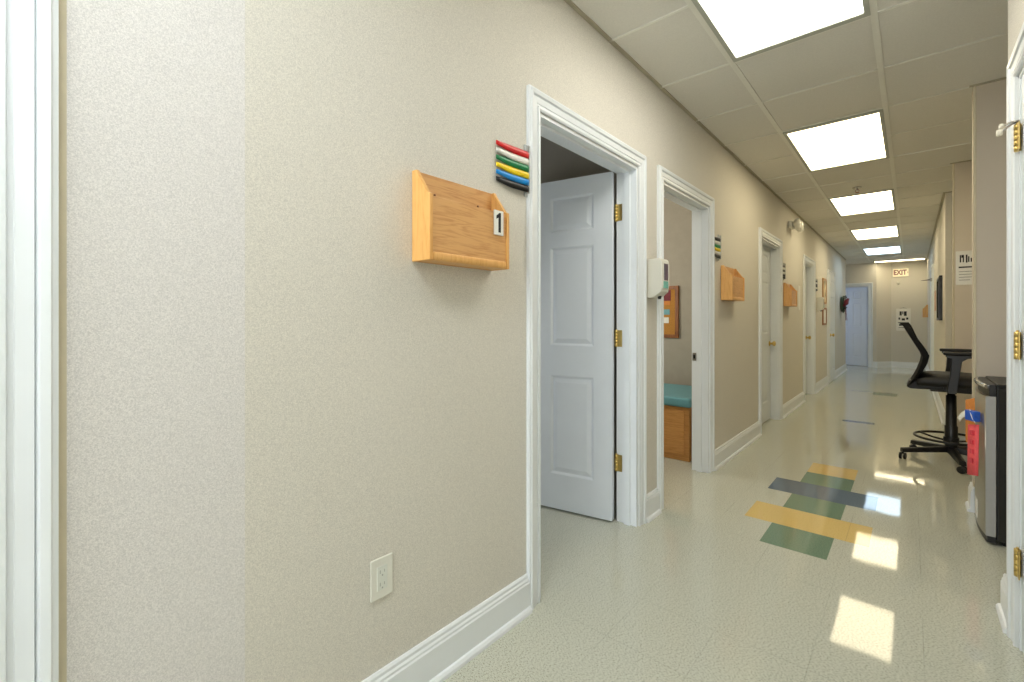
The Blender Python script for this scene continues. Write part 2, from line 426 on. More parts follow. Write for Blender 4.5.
# ------------------------------------------------------------------ ceiling, T-grid and lights
GX = [-0.7375, -0.128, 0.4815]
RP = 0.6125; RY0 = 1.452
rows = [RY0 + RP * k for k in range(-8, 25)]
LIGHTS = [RY0 + 4 * RP * k for k in range(-1, 5)]
c = MB(); c.box(-4.2, 3.0, -3.2, 17.0, H, H + 0.08)
struct(c.build('ceiling', M['ceil_tile'], recalc=False))
tb = MB()
zt = H - 0.006
for gx in GX[:2]: tb.box(gx - 0.014, gx + 0.014, YB, 13.83, zt, H - 0.0002)
tb.box(GX[2] - 0.011, GX[2] + 0.011, 2.63, 6.95, zt, H - 0.0002)
for ry in rows:
    if not (YB < ry < 13.8): continue
    inl = any(ly + 0.1 < ry < ly + 4 * RP / 2 - 0.1 for ly in LIGHTS)
    tb.box(XL, GX[0] - 0.011, ry - 0.007, ry + 0.007, zt, H - 0.0003)
    if not inl: tb.box(GX[0] + 0.011, GX[1] - 0.011, ry - 0.007, ry + 0.007, zt, H - 0.0003)
    xe = XR
    if 2.72 < ry < 6.9 and not (3.85 < ry < 4.05) and not (5.65 < ry < 5.85): xe = ALC
    tb.box(GX[1] + 0.011, xe, ry - 0.007, ry + 0.007, zt, H - 0.0003)
struct(tb.build('trim_3', M['tbar'], recalc=False))
wa = MB(); wa.box(XL, XL + 0.02, YB, L_END, H - 0.006, H - 0.0001); wa.box(XR - 0.02, XR, YB, 2.62, H - 0.006, H - 0.0001); wa.box(XR - 0.02, XR, 6.95, 14.55, H - 0.006, H - 0.0001)
for y in (3.90, 5.70, 6.95):
    wa.box(XR - 0.02, ALC, y - 0.02, y, H - 0.006, H - 0.0001)
struct(wa.build('trim_4', M['wallangle'], recalc=False))

def ceiling_light(y0, lensm, label, length=2 * RP, x0=GX[0], x1=GX[1]):
    xc = (x0 + x1) / 2; yc = y0 + length / 2; hw = (x1 - x0) / 2 - 0.012; hl = length / 2 - 0.012; fs = 0.022; fe = min(0.036, length * 0.09)
    t = thing('ceiling_light', label, 'ceiling light', (xc, yc, H), 0, 'fluorescent panels down the corridor ceiling')
    f = MB()
    for a, b, cc, d in ((-hw, -hw + fs, -hl, hl), (hw - fs, hw, -hl, hl), (-hw + fs, hw - fs, -hl, -hl + fe), (-hw + fs, hw - fs, hl - fe, hl)):
        f.box(a, b, cc, d, -0.012, -0.0005)
    f.build('frame', M['fixture'], t, bevel=0.002)
    l = MB(); l.box(-hw + fs, hw - fs, -hl + fe, hl - fe, -0.005, -0.001)
    l.build('diffuser', lensm, t)
    return t
lab = ['fluorescent panel in the ceiling over the near end of the corridor',
       'largest bright ceiling panel, nearest, cut by the top of the photo',
       'second bright ceiling panel from the near end of the corridor',
       'third bright ceiling panel, just beyond the small sprinkler head',
       'fourth bright ceiling panel from the near end, just before the bluish one',
       'bluish white ceiling panel just before the long strip light']
for k, (ly, lb) in enumerate(zip(LIGHTS, lab)):
    ceiling_light(ly, M['lens_entry'] if k == 0 else M['lens_near'] if k == 1 else (M['lens_cool'] if k == 5 else M['lens']), lb)
ceiling_light(13.83, M['lens_strip'], 'wide narrow strip light across the far end of the corridor, above the exit sign', 0.38, -0.69, 0.265)

# ------------------------------------------------------------------ baseboards
BP = [(0, 0.145), (0.006, 0.145), (0.010, 0.139), (0.010, 0.130), (0.014, 0.124), (0.014, 0.117), (0.017, 0.112), (0.017, 0.022), (0.024, 0.020), (0.030, 0.012), (0.031, 0.0), (0, 0)]
def baseboard(mb, m, a, b):
    mb.prism(BP, lambda q: m(a, q[0], q[1]), lambda q: m(b, q[0], q[1]))
bl = MB(); y = YB
for a, b in left_openings:
    if a - CW > y: baseboard(bl, mapL, y, a - CW)
    y = b + CW
baseboard(bl, mapL, y, L_END)
struct(bl.build('baseboard_left', M['trim']))
br = MB()
baseboard(br, mapR, YB, right_openings[0][0] - CW); baseboard(br, mapR, 2.37 + CW, 2.65)
baseboard(br, mapR, 6.92, 10.3 - CW); baseboard(br, mapR, 11.2 + CW, 14.57)
br.prism(BP, lambda q: (XR, 2.62 + q[0], q[1]), lambda q: (ALC, 2.62 + q[0], q[1]))
for y in (3.90, 5.70, 6.95):
    br.prism(BP, lambda q: (XR, y - q[0], q[1]), lambda q: (ALC, y - q[0], q[1]))
for y in (3.90, 5.70):
    baseboard(br, mapR, y - 0.03, y + 0.12)
br.prism(BP, lambda q: (ALC - q[0], 2.62, q[1]), lambda q: (ALC - q[0], 6.95, q[1]))
struct(br.build('baseboard_right', M['trim']))
be = MB()
baseboard(be, mapE, -0.785 + CW, -0.625)
be.prism(BP, lambda q: (-0.635 + q[0] * 0.8, YE - q[0] * 0.6, q[1]), lambda q: (-0.37 + q[0] * 0.8, 14.6 - q[0] * 0.6, q[1]))
be.prism(BP, lambda q: (-0.37, 14.6 - q[0], q[1]), lambda q: (XR, 14.6 - q[0], q[1]))
struct(be.build('baseboard_end', M['trim']))

# ------------------------------------------------------------------ doors
CP = [(0.004, 0.0), (0.004, 0.010), (0.010, 0.014), (0.017, 0.014), (0.019, 0.008), (0.026, 0.008), (0.028, 0.012), (0.050, 0.015), (0.052, 0.010), (0.057, 0.020), (0.070, 0.023), (0.073, 0.018), (0.080, 0.016), (0.080, 0.0)]
def casing(mb, m, a0, a1, side=0.0):
    rows = []
    for w, o_ in CP:
        rows.append([m(a0 - w, side + o_, 0), m(a0 - w, side + o_, DH + w), m(a1 + w, side + o_, DH + w), m(a1 + w, side + o_, 0)])
    mb.grid(rows, False)
def jamb(mb, m, a0, a1, t=T, stop=True, stop_at=0.08):
    th = 0.012
    mb.prism([(a0, 0), (a0, DH), (a1, DH), (a1, 0), (a1 - th, 0), (a1 - th, DH - th), (a0 + th, DH - th), (a0 + th, 0)],
             lambda q: m(q[0], 0.0005, q[1]), lambda q: m(q[0], -t - 0.0005, q[1]))
    if stop:
        s0 = th + 0.012; i0 = a0 + th; i1 = a1 - th
        mb.prism([(i0, 0), (i0, DH - th), (i1, DH - th), (i1, 0), (i1 - 0.012, 0), (i1 - 0.012, DH - s0), (i0 + 0.012, DH - s0), (i0 + 0.012, 0)],
                 lambda q: m(q[0], -stop_at + 0.035, q[1]), lambda q: m(q[0], -stop_at, q[1]))
ZR = [0.21, 0.805, 0.985, 1.575, 1.665, 1.875]
def leaf_mesh(w, h=1.978, th=0.035):
    """six-panel leaf: local u along width from hinge, n thickness (0..th), z up"""
    mb = MB(); st = 0.11; mul = 0.095; pw = (w - 2 * st - mul) / 2
    us = [0, st, st + pw, st + pw + mul, w - st, w]; zs = [0] + ZR + [h]
    for side in (0, 1):
        n0 = 0 if side == 0 else th; d = 1 if side == 0 else -1
        for i in range(5):
            for j in range(7):
                u0, u1, z0, z1 = us[i], us[i + 1], zs[j], zs[j + 1]
                R = lambda e, dep: [(u0 + e, n0 + d * dep, z0 + e), (u1 - e, n0 + d * dep, z0 + e), (u1 - e, n0 + d * dep, z1 - e), (u0 + e, n0 + d * dep, z1 - e)]
                if i in (1, 3) and j in (1, 3, 5):
                    rings = [R(0, 0), R(0.006, 0.003), R(0.012, 0.009), R(0.018, 0.009), R(0.042, 0.002)]
                    for p, q in zip(rings, rings[1:]):
                        for k in range(4): mb.face([p[k], p[(k + 1) % 4], q[(k + 1) % 4], q[k]])
                    mb.face(rings[-1])
                else: mb.face(R(0, 0))
    for i in range(5):
        mb.face([(us[i], 0, 0), (us[i + 1], 0, 0), (us[i + 1], th, 0), (us[i], th, 0)]); mb.face([(us[i], 0, h), (us[i + 1], 0, h), (us[i + 1], th, h), (us[i], th, h)])
    for j in range(7):
        mb.face([(0, 0, zs[j]), (0, th, zs[j]), (0, th, zs[j + 1]), (0, 0, zs[j + 1])]); mb.face([(w, 0, zs[j]), (w, th, zs[j]), (w, th, zs[j + 1]), (w, 0, zs[j + 1])])
    return mb
def knob_mesh(sgn=1):
    mb = MB(); mb.lathe([(0.030, 0), (0.030, 0.006), (0.012, 0.012), (0.012, 0.03), (0.024, 0.038), (0.029, 0.05), (0.024, 0.062), (0.008, 0.067)], axis='y', seg=18, mtx=Matrix.Scale(-sgn, 3))
    return mb
def hinge_mesh():
    mb = MB()
    for k in range(5): mb.lathe([(0.009, 0), (0.009, 0.0185)], (0, 0, -0.0475 + 0.019 * k), seg=12)
    mb.lathe([(0.005, 0), (0.003, 0.006)], (0, 0, 0.0475), seg=10)
    mb.box(-0.012, 0.036, -0.0015, 0.0015, -0.047, 0.047)
    return mb
HZ = (0.335, 1.045, 1.762)

def door_frame(name, m, a0, a1, both=None, stop_at=0.08):
    r = struct_root(name, m((a0 + a1) / 2, 0, 0))
    inv = Vector(r.location)
    mm = lambda a, o_, z: tuple(Vector(m(a, o_, z)) - inv)
    cm = MB(); casing(cm, mm, a0, a1); cm.build('casing', M['trim'], r)
    jm = MB(); jamb(jm, mm, a0, a1, stop_at=stop_at); jm.build('jamb', M['trim'], r)
    return r, mm
def add_leaf(root, mm, hinge_a, o_, angle, w, knob=True, kz=0.9, hinges=False, flip=1):
    """leaf whose hinge edge is at (hinge_a, o_); angle = world yaw of its width axis"""
    p = mm(hinge_a, o_, 0.012)
    l = leaf_mesh(w).build('leaf', M['door'], root, bevel=0.0)
    l.location = p; l.rotation_euler = (0, 0, angle)
    if knob:
        for sgn in (1, -1):
            k = knob_mesh(sgn).build('knob', M['brass'], l); k.location = (w - 0.065, 0 if sgn > 0 else 0.035, kz)
            k['label'] = 'brass door knob'
    return l

# near left doorway: only its casing shows at the edge of the photo
r, mm = door_frame('door_1', mapL, *left_openings[0])
add_leaf(r, mm, left_openings[0][1] - 0.015, -0.10, -PI / 2, 0.82)

# first doorway: leaf swung into the room, three brass hinges on the far jamb
r, mm = door_frame('door_2', mapL, *left_openings[1], stop_at=0.07)
hinge_a = left_openings[1][1] - 0.004
l = add_leaf(r, mm, hinge_a - 0.022, -0.130, PI + math.atan2(0.087, 0.467) , 0.865)
for z in HZ:
    hg = hinge_mesh().build('hinge', M['brass'], r, bevel=0.0); hg['label'] = 'brass butt hinge'
    hg.location = mm(hinge_a - 0.012, -0.121, z); hg.rotation_euler = (0, 0, 0)

# second doorway: open, exam room beyond; strike plate in the far jamb
r, mm = door_frame('door_3', mapL, *left_openings[2])
s = MB(); s.box(-0.014, 0.014, -0.0015, 0.001, -0.03, 0.03); s.cur = 1; s.box(-0.008, 0.006, -0.0022, -0.0015, -0.014, 0.014)
so = s.build('strike_plate', [M['steel'], M['black']], r); so.location = mm(left_openings[2][1] - 0.0125, -0.100, 0.87)
# third and fourth doorways: leaves closed at the back of the jamb
r, mm = door_frame('door_4', mapL, *left_openings[3], stop_at=0.05)
add_leaf(r, mm, left_openings[3][0] + 0.014, -0.085, PI / 2, 0.84, kz=0.87)
r, mm = door_frame('door_5', mapL, *left_openings[4], stop_at=0.05)
add_leaf(r, mm, left_openings[4][0] + 0.014, -0.085, PI / 2, 0.79, kz=0.87)
r, mm = door_frame('door_6', mapL, *left_openings[5], stop_at=0.04)
add_leaf(r, mm, left_openings[5][1] - 0.014, -0.002, -PI / 2, 0.76, kz=0.87)
# end door, ajar into the lit room
r, mm = door_frame('door_7', mapE, -1.69, -0.785)
add_leaf(r, mm, -0.812, -0.13, PI - 0.50, 0.76)
for z in HZ:
    hg = hinge_mesh().build('hinge', M['brass'], r); hg.location = mm(-0.803, -0.121, z); hg.rotation_euler = (0, 0, -PI / 2)
# right-hand door beside the camera, hinged on the far side, opens into the corridor
r, mm = door_frame('door_8', mapR, *right_openings[0], stop_at=0.075)
add_leaf(r, mm, 2.37 - 0.016, -0.003, -PI / 2, 0.885)
for i, z in enumerate((0.305, 1.06, 1.783)):
    hg = hinge_mesh().build('hinge', M['brass'], r); hg.location = mm(2.37 - 0.014, 0.006, z); hg.rotation_euler = (0, 0, -PI / 2)
ds = MB(); ds.lathe([(0.008, 0), (0.008, 0.006)], (0, 0, 0), seg=12); ds.tube([(0, 0, 0.004), (-0.018, 0.004, 0.004), (-0.032, 0.010, -0.004)], 0.0035); ds.tube([(0, 0, 0.004), (-0.022, -0.016, -0.014), (-0.042, -0.03, -0.034)], 0.0035)
dso = ds.build('hinge_stop', M['steel'], r); dso.location = mm(2.37 - 0.013, 0.008, 1.838)
tp = MB(); 
tp.lathe([(0.010, -0.007), (0.012, 0), (0.010, 0.007)], (-0.034, 0.011, -0.004), axis='x', seg=14); tp.lathe([(0.010, -0.007), (0.012, 0), (0.010, 0.007)], (-0.044, -0.031, -0.035), axis='x', seg=14)
to = tp.build('rubber_tip', M['white_rubber'], dso); to['label'] = 'white rubber bumper tips'
# far right-hand door
r, mm = door_frame('door_9', mapR, *right_openings[1])
add_leaf(r, mm, 11.2 - 0.014, -0.10, -PI / 2, 0.87)

# ------------------------------------------------------------------ wall chart holders
def chart_holder(label, loc, rz=0, w=0.352):
    """local: y along the wall 0..w, x out of the wall, z from the bottom"""
    t = thing('chart_holder', label, 'chart holder', loc, rz, 'oak chart holders')
    D = 0.088; hb, hf = 0.277, 0.195
    b = MB(); b.box(0.002, 0.012, 0.012, w - 0.012, 0.0, hb); b.build('back_panel', M['oak'], t, bevel=0.001)
    side = [(0.002, 0), (D, 0), (D, hf), (D - 0.012, hf + 0.006), (0.030, hb - 0.012), (0.024, hb), (0.002, hb)]
    for y0 in (0.0, w - 0.012):
        s = MB(); s.prism(side, lambda q: (q[0], y0, q[1]), lambda q: (q[0], y0 + 0.012, q[1])); s.build('side_panel', M['oak_z'], t, bevel=0.0012)
    f = MB(); f.box(D - 0.016, D - 0.006, 0.012, w - 0.012, 0.024, hf - 0.004); f.build('front_panel', M['oak'], t, bevel=0.001)
    bt = MB(); bt.box(0.012, D + 0.001, 0.012, w - 0.012, 0, 0.026); bt.build('bottom_panel', M['oak_z'], t, bevel=0.009, seg=3)
    for y0 in (0.08, w - 0.08):
        s = MB(); s.lathe([(0.0045, 0), (0.0045, 0.002), (0.002, 0.003)], (0.012, y0, hb - 0.06), axis='x', seg=10); s.build('screw', M['brown_frame'], t)
    return t
ch = chart_holder('honey oak chart holder with number 1 tag, nearest, left of the open white door', (XL, 0.851, 1.327))
ch2 = dup(ch, (XL, 3.86, 1.312), label='oak chart holder on the wall just past the exam room doorway')
ch3 = dup(ch, (XL, 6.24, 1.32), label='oak chart holder beyond the closed third door, below the emergency lamp')
ch4 = dup(ch, (XR, 14.0, 1.22), PI, label='small brown chart holder on the far right wall to the right of the white poster')
n = MB(); n.box(0.0835, 0.0895, 0.276, 0.320, 0.112, 0.196)
nt_ = n.build('number_tag', M['paper'], ch, bevel=0.001); nt_['label'] = 'white tag reading 1'
n = MB(); n.prism([(0.294, 0.121), (0.306, 0.121), (0.306, 0.188), (0.299, 0.188), (0.284, 0.177), (0.284, 0.166), (0.294, 0.171)], lambda q: (0.0893, q[0], q[1]), lambda q: (0.0902, q[0], q[1]))
n.build('numeral', M['ink'], nt_)

# ------------------------------------------------------------------ room-status flags
def flag_signal(label, loc, rz=0, spread=0.0, cols=('red', 'white_flag', 'green', 'yellow', 'blue', 'black'), L=0.175):
    t = thing('flag_signal', label, 'flag signal', loc, rz, 'room status flags')
    b = MB(); b.box(0.001, 0.006, -0.012, 0.010, -0.11, 0.095); b.box(0.006, 0.026, -0.004, -0.001, -0.10, 0.085)
    b.build('bracket', M['clear'], t, bevel=0.001)
    rod = MB(); rod.tube([(0.018, -0.004, -0.1), (0.018, -0.004, 0.088)], 0.0025); rod.build('hinge_rod', M['steel'], t)
    for k, cn in enumerate(cols):
        z1 = 0.064 - 0.0265 * k; f = MB(); a = spread * (k % 3 - 1)
        pr = []
        N = 10
        for i in range(N + 1):
            u = i / N; y = -L + L * u
            h = 0.016 + 0.0115 * min(1, u * 2.2)
            pr.append((y, z1, z1 - h, 0.006 + 0.012 * u))
        fr = [(p[3] * math.cos(a) - p[0] * math.sin(a), p[0] * math.cos(a), p[1], p[2]) for p in pr]
        rows = [[(x, y, zt_), (x + 0.006, y, (zt_ + zb) / 2 + 0.003), (x + 0.004, y, zb), (x - 0.0005, y, zb), (x - 0.0005, y, zt_)] for x, y, zt_, zb in fr]
        bidx = f.grid(rows, True, close_v=True)
        for i in (0, N):
            f.f.append([bidx + i * 5 + q for q in range(5)]); f.mi.append(0); f.sm.append(False)
        o = f.build('flag', M[cn], t); o['label'] = {'red': 'red flag', 'white_flag': 'white flag', 'green': 'green flag', 'yellow': 'yellow flag', 'blue': 'blue flag', 'black': 'black flag'}[cn]
    return t
flag_signal('stack of six coloured plastic flags, red to black, beside the first door casing', (XL, 1.398, 1.745))
def small_flags(label, y, z, cols, rz=PI):
    # these sets face the other way: flags run away from the casing
    t = flag_signal(label, (XL, y, z), 0, 0.0, cols, 0.12)
    return t
small_flags('small coloured flags with green and yellow, beyond the exam room door casing', 3.79, 1.73, ('black', 'white_flag', 'green', 'yellow', 'white_flag', 'black'))
small_flags('small dark flags beyond the closed third door casing', 6.24, 1.74, ('black', 'white_flag', 'black', 'white_flag', 'black', 'black'))
small_flags('small dark flags beyond the fourth door, beside the framed pictures', 8.72, 1.72, ('black', 'white_flag', 'black', 'black', 'white_flag', 'black'))

# ------------------------------------------------------------------ outlet
t = thing('wall_outlet', 'white electrical outlet low on the near wall above the baseboard', 'outlet', (XL, 0.7435, 0.41))
p = MB(); p.box(0.001, 0.007, -0.0365, 0.0365, -0.058, 0.058); p.build('cover_plate', M['white_plastic'], t, bevel=0.003, seg=3)
p = MB(); p.box(0.006, 0.0085, -0.017, 0.017, -0.034, 0.034); p.build('receptacle', M['outlet_face'], t, bevel=0.002)
for z in (0.018, -0.018):
    p = MB(); p.box(0.0084, 0.0088, -0.0085, -0.0062, z - 0.004, z + 0.006); p.box(0.0084, 0.0088, 0.0058, 0.0078, z - 0.003, z + 0.005); p.lathe([(0.0025, 0), (0.0025, 0.0004)], (0.0084, 0, z - 0.010), axis='x', seg=10)
    p.build('socket_slots', M['slot'], t)

# ------------------------------------------------------------------ soap / sanitizer dispensers
def dispenser(label, loc):
    t = thing('sanitizer_dispenser', label, 'dispenser', loc, 0, 'white wall dispensers')
    W = 0.105; D = 0.092
    prof = [(0.001, 0.0), (0.001, 0.225), (0.078, 0.225), (0.088, 0.215), (D, 0.19), (D, 0.07), (0.086, 0.035), (0.060, 0.012), (0.030, 0.0)]
    b = MB(); b.prism(prof, lambda q: (q[0], 0, q[1]), lambda q: (q[0], W, q[1])); b.build('housing', M['white_plastic'], t, bevel=0.006, seg=3)
    w = MB(); w.box(D - 0.001, D + 0.003, 0.028, W - 0.026, 0.10, 0.195); w.build('window', M['purple'], t, bevel=0.002)
    l = MB(); l.box(D - 0.003, D + 0.0015, 0.02, W - 0.02, 0.055, 0.095); l.build('lever', M['teal_print'], t, bevel=0.002)
    z = MB(); z.lathe([(0.012, 0), (0.008, -0.018)], (0.055, W / 2, 0.012), seg=12); z.build('nozzle', M['black'], t)
    return t
d1 = dispenser('white sanitizer dispenser on the narrow wall between the first two doorways', (XL, 2.500, 1.277))
d2 = dup(d1, (XL, 8.80, 1.30), label='white dispenser far down the left wall below the dark flags')

# ------------------------------------------------------------------ emergency lamp
t = thing('emergency_light', 'round white emergency lamp high on the left wall below the ceiling', 'emergency light', (XL, 6.62, 2.335))
b = MB(); b.box(0.001, 0.05, -0.09, 0.09, -0.035, 0.05); b.build('housing', M['white_plastic'], t, bevel=0.01, seg=3)
for dy in (-0.075, 0.075):
    hd = MB(); hd.lathe([(0.03, -0.045), (0.062, -0.03), (0.072, 0.0), (0.070, 0.02)], (0.10, dy, -0.005), axis='x', seg=20)
    ho = hd.build('lamp_head', M['white_plastic'], t)
    g = MB(); g.lathe([(0.066, 0.018), (0.060, 0.030), (0.030, 0.038), (0.004, 0.040)], (0.10, dy, -0.005), axis='x', seg=20); g.build('lamp_glass', M['lamp_glass'], ho)

# ------------------------------------------------------------------ sprinkler head and exit sign
t = thing('sprinkler', 'small metal sprinkler head hanging from the ceiling before the third panel', 'sprinkler', (-0.43, 6.06, H))
b = MB(); b.lathe([(0.04, 0), (0.038, -0.008), (0.012, -0.012), (0.010, -0.03)], seg=18); b.build('escutcheon', M['chrome'], t)
b = MB(); b.tube([(0.012, 0, -0.025), (0.016, 0, -0.04), (0.004, 0, -0.055)], 0.003); b.tube([(-0.012, 0, -0.025), (-0.016, 0, -0.04), (-0.004, 0, -0.055)], 0.003); b.lathe([(0.02, -0.056), (0.02, -0.059)], seg=14); b.build('deflector', M['brown_frame'], t)

t = thing('exit_sign', 'cream exit sign with red letters high on the far wall', 'exit sign', (-0.19, 14.6, 2.31))
b = MB(); b.box(-0.145, 0.145, -0.045, -0.001, -0.095, 0.095); b.build('housing', M['exit_face'], t, bevel=0.004)
e = text('lettering', 'EXIT', 0.165, M['exit_red'], t, (-0.012, -0.046, 0), (PI / 2, 0, 0), sx=0.72, bold=0.004)
a = MB(); a.prism([(0.125, 0.02), (0.125, -0.02), (0.14, 0)], lambda q: (q[0], -0.0455, q[1]), lambda q: (q[0], -0.0465, q[1])); a.build('arrow', M['exit_red'], t)
t = thing('wall_sensor', 'small white fitting on the far wall below the exit sign', 'sensor', (-0.235, 14.6, 2.06))
b = MB(); b.lathe([(0.035, -0.001), (0.035, -0.015), (0.024, -0.03), (0.01, -0.034)], axis='y', seg=18); b.build('base', M['white_plastic'], t)
b = MB(); b.tube([(0, -0.03, 0), (0, -0.05, -0.025), (0, -0.055, -0.05)], 0.006); b.build('stem', M['steel'], t)

# ------------------------------------------------------------------ posters and papers
t = thing('wall_poster', 'white poster with black pictures and text on the far wall below the exit sign', 'poster', (-0.14, 14.6, 1.17))
b = MB(); b.box(-0.135, 0.135, -0.004, -0.001, -0.27, 0.27); b.build('sheet', M['paper'], t)
pr = MB()
for (x0, x1, z0, z1) in ((-0.07, -0.03, 0.10, 0.2), (-0.02, 0.0, 0.13, 0.2), (0.01, 0.06, 0.09, 0.2), (-0.09, -0.06, -0.0, 0.05), (-0.03, 0.03, -0.02, 0.03), (0.05, 0.09, 0.0, 0.05), (-0.1, 0.1, -0.08, -0.065), (-0.08, -0.03, -0.15, -0.11), (0.02, 0.08, -0.15, -0.12), (-0.09, 0.09, -0.2, -0.19)):
    pr.box(x0, x1, -0.005, -0.004, z0, z1)
pr.build('print', M['ink'], t)
b = MB(); b.lathe([(0.008, 0), (0.008, 0.004)], (0, -0.008, 0.285), axis='y', seg=10); b.tube([(-0.06, -0.003, 0.268), (0, -0.004, 0.288), (0.06, -0.003, 0.268)], 0.003); b.build('hanger', M['black'], t)

t = thing('notice_sheet', 'white notice with black drawings taped to the second wall pier, behind the chair', 'notice', (0.372, 5.70, 1.615))
b = MB(); b.box(-0.07, 0.075, -0.003, -0.001, -0.15, 0.15); b.build('sheet', M['paper'], t)
pr = MB()
for k, (x0, x1, z0, z1) in enumerate(((-0.045, -0.036, 0.05, 0.115), (-0.034, -0.018, 0.09, 0.115), (-0.026, -0.018, 0.05, 0.09), (-0.006, 0.004, 0.045, 0.115), (0.008, 0.016, 0.05, 0.10), (0.024, 0.034, 0.05, 0.085), (0.042, 0.05, 0.04, 0.11))): pr.box(x0, x1, -0.0045, -0.003, z0, z1)
pr.box(-0.052, 0.06, -0.0045, -0.003, 0.0, 0.012); pr.build('print', M['ink'], t)
for z in (-0.035, -0.06, -0.085, -0.11):
    pr = MB(); pr.box(-0.05, 0.05 if z > -0.1 else 0.02, -0.004, -0.003, z, z + 0.004); pr.build('text_line', M['grey_ink'], t)

b = MB(); b.box(XL + 0.001, XL + 0.006, 7.19, 7.33, 1.29, 1.62); tag(b.build('wall_notice', M['paper'], None, bevel=0.001), 'plain cream notice strip between the third oak holder and the fourth door', 'notice')
b = MB(); b.box(XR - 0.006, XR - 0.001, 9.35, 9.85, 1.30, 1.60); tag(b.build('pink_notice', M['pale_pink'], None, bevel=0.001), 'pale pink paper on the right wall beyond the black frame', 'notice')

# framed pictures and black frame
def framed(name, label, loc, w, h, fm, side=1, depth=0.02, art='print'):
    t = thing(name, label, 'picture', loc)
    f = MB(); bw = 0.03
    X = lambda a, b_: (a * side, b_ * side)
    for (a, b_, c_, d) in ((-w / 2, w / 2, -h / 2, -h / 2 + bw), (-w / 2, w / 2, h / 2 - bw, h / 2), (-w / 2, -w / 2 + bw, -h / 2 + bw, h / 2 - bw), (w / 2 - bw, w / 2, -h / 2 + bw, h / 2 - bw)):
        f.box(*X(0.001, depth), a, b_, c_, d)
    f.build('frame', fm, t, bevel=0.002)
    p = MB(); p.box(*X(0.002, depth * 0.5), -w / 2 + bw, w / 2 - bw, -h / 2 + bw, h / 2 - bw); p.build('picture', M[art], t)
    return t
framed('framed_picture', 'tan framed picture, upper of two on the far left wall', (XL, 9.62, 1.66), 0.42, 0.44, M['tan_light'])
framed('framed_picture', 'dark framed picture, lower of two on the far left wall', (XL, 9.62, 1.22), 0.42, 0.30, M['brown_frame'], art='paper')
framed('framed_board', 'tall black framed board seen edge-on on the right wall', (XR, 7.9, 1.42), 0.75, 0.54, M['black'], -1, 0.03, 'black')

# single room flag sticking out over the far right door
t = thing('door_flag', 'thin grey flag sticking out from the far right door casing', 'flag', (XR, 10.98, 1.87))
b = MB(); b.box(-0.03, -0.001, -0.01, 0.01, -0.03, 0.03); b.build('bracket', M['steel'], t)
b = MB(); b.prism([(-0.02, -0.012), (-0.02, 0.014), (-0.15, -0.006), (-0.15, -0.014)], lambda q: (q[0], -0.004, q[1]), lambda q: (q[0], 0.004, q[1])); b.build('blade', M['grey_ink'], t)

# ------------------------------------------------------------------ wreath on the end of the left wall
t = thing('wreath', 'dark green wreath with burgundy bow on the left wall by the far door', 'wreath', (XL, 12.15, 1.50))
b = MB()
for k in range(150):
    a = random.uniform(0, 2 * PI); rr = 0.15 + random.gauss(0, 0.022); ox = 0.03 + random.uniform(0, 0.05)
    p = Vector((ox, rr * math.cos(a), rr * math.sin(a))); d = Vector((random.uniform(0.1, 0.9), random.gauss(0, 1), random.gauss(0, 1))).normalized() * 0.055
    s = d.cross(Vector((1, 0.3, 0.2))).normalized() * 0.014
    b.face([p, p + d * 0.5 + s, p + d, p + d * 0.5 - s])
b.lathe([(0.13, -0.02), (0.165, -0.02), (0.17, 0.0), (0.15, 0.02), (0.13, 0.01)], (0.035, 0, 0), axis='x', seg=24)
b.build('leaf_ring', M['leaf'], t, recalc=False)
b = MB()
for sg in (-1, 1):
    rows = []
    for i in range(13):
        u = i / 12 * 2 * PI
        rows.append([(0.10 + 0.05 * math.sin(u) + w * 0.2, sg * (0.10 - 0.10 * math.cos(u)) * 0.6, 0.02 + w + 0.03 * math.sin(u)) for w in (-0.04, -0.01, 0.02, 0.045)])
    b.grid(rows, True)
    b.grid([[(0.09 + 0.02 * u, sg * (0.02 + 0.07 * u) + w, -0.26 * u) for w in (-0.025, 0.0, 0.025)] for u in (0, 0.35, 0.7, 1.0)], True)
b.lathe([(0.01, -0.03), (0.032, -0.02), (0.035, 0.0), (0.032, 0.02), (0.01, 0.03)], (0.12, 0, 0.02), axis='z', seg=12)
bo = b.build('bow', M['burgundy'], t, recalc=False); bo.scale = (0.9, 1.35, 1.35); sd = bo.modifiers.new('thickness', 'SOLIDIFY'); sd.thickness = 0.004

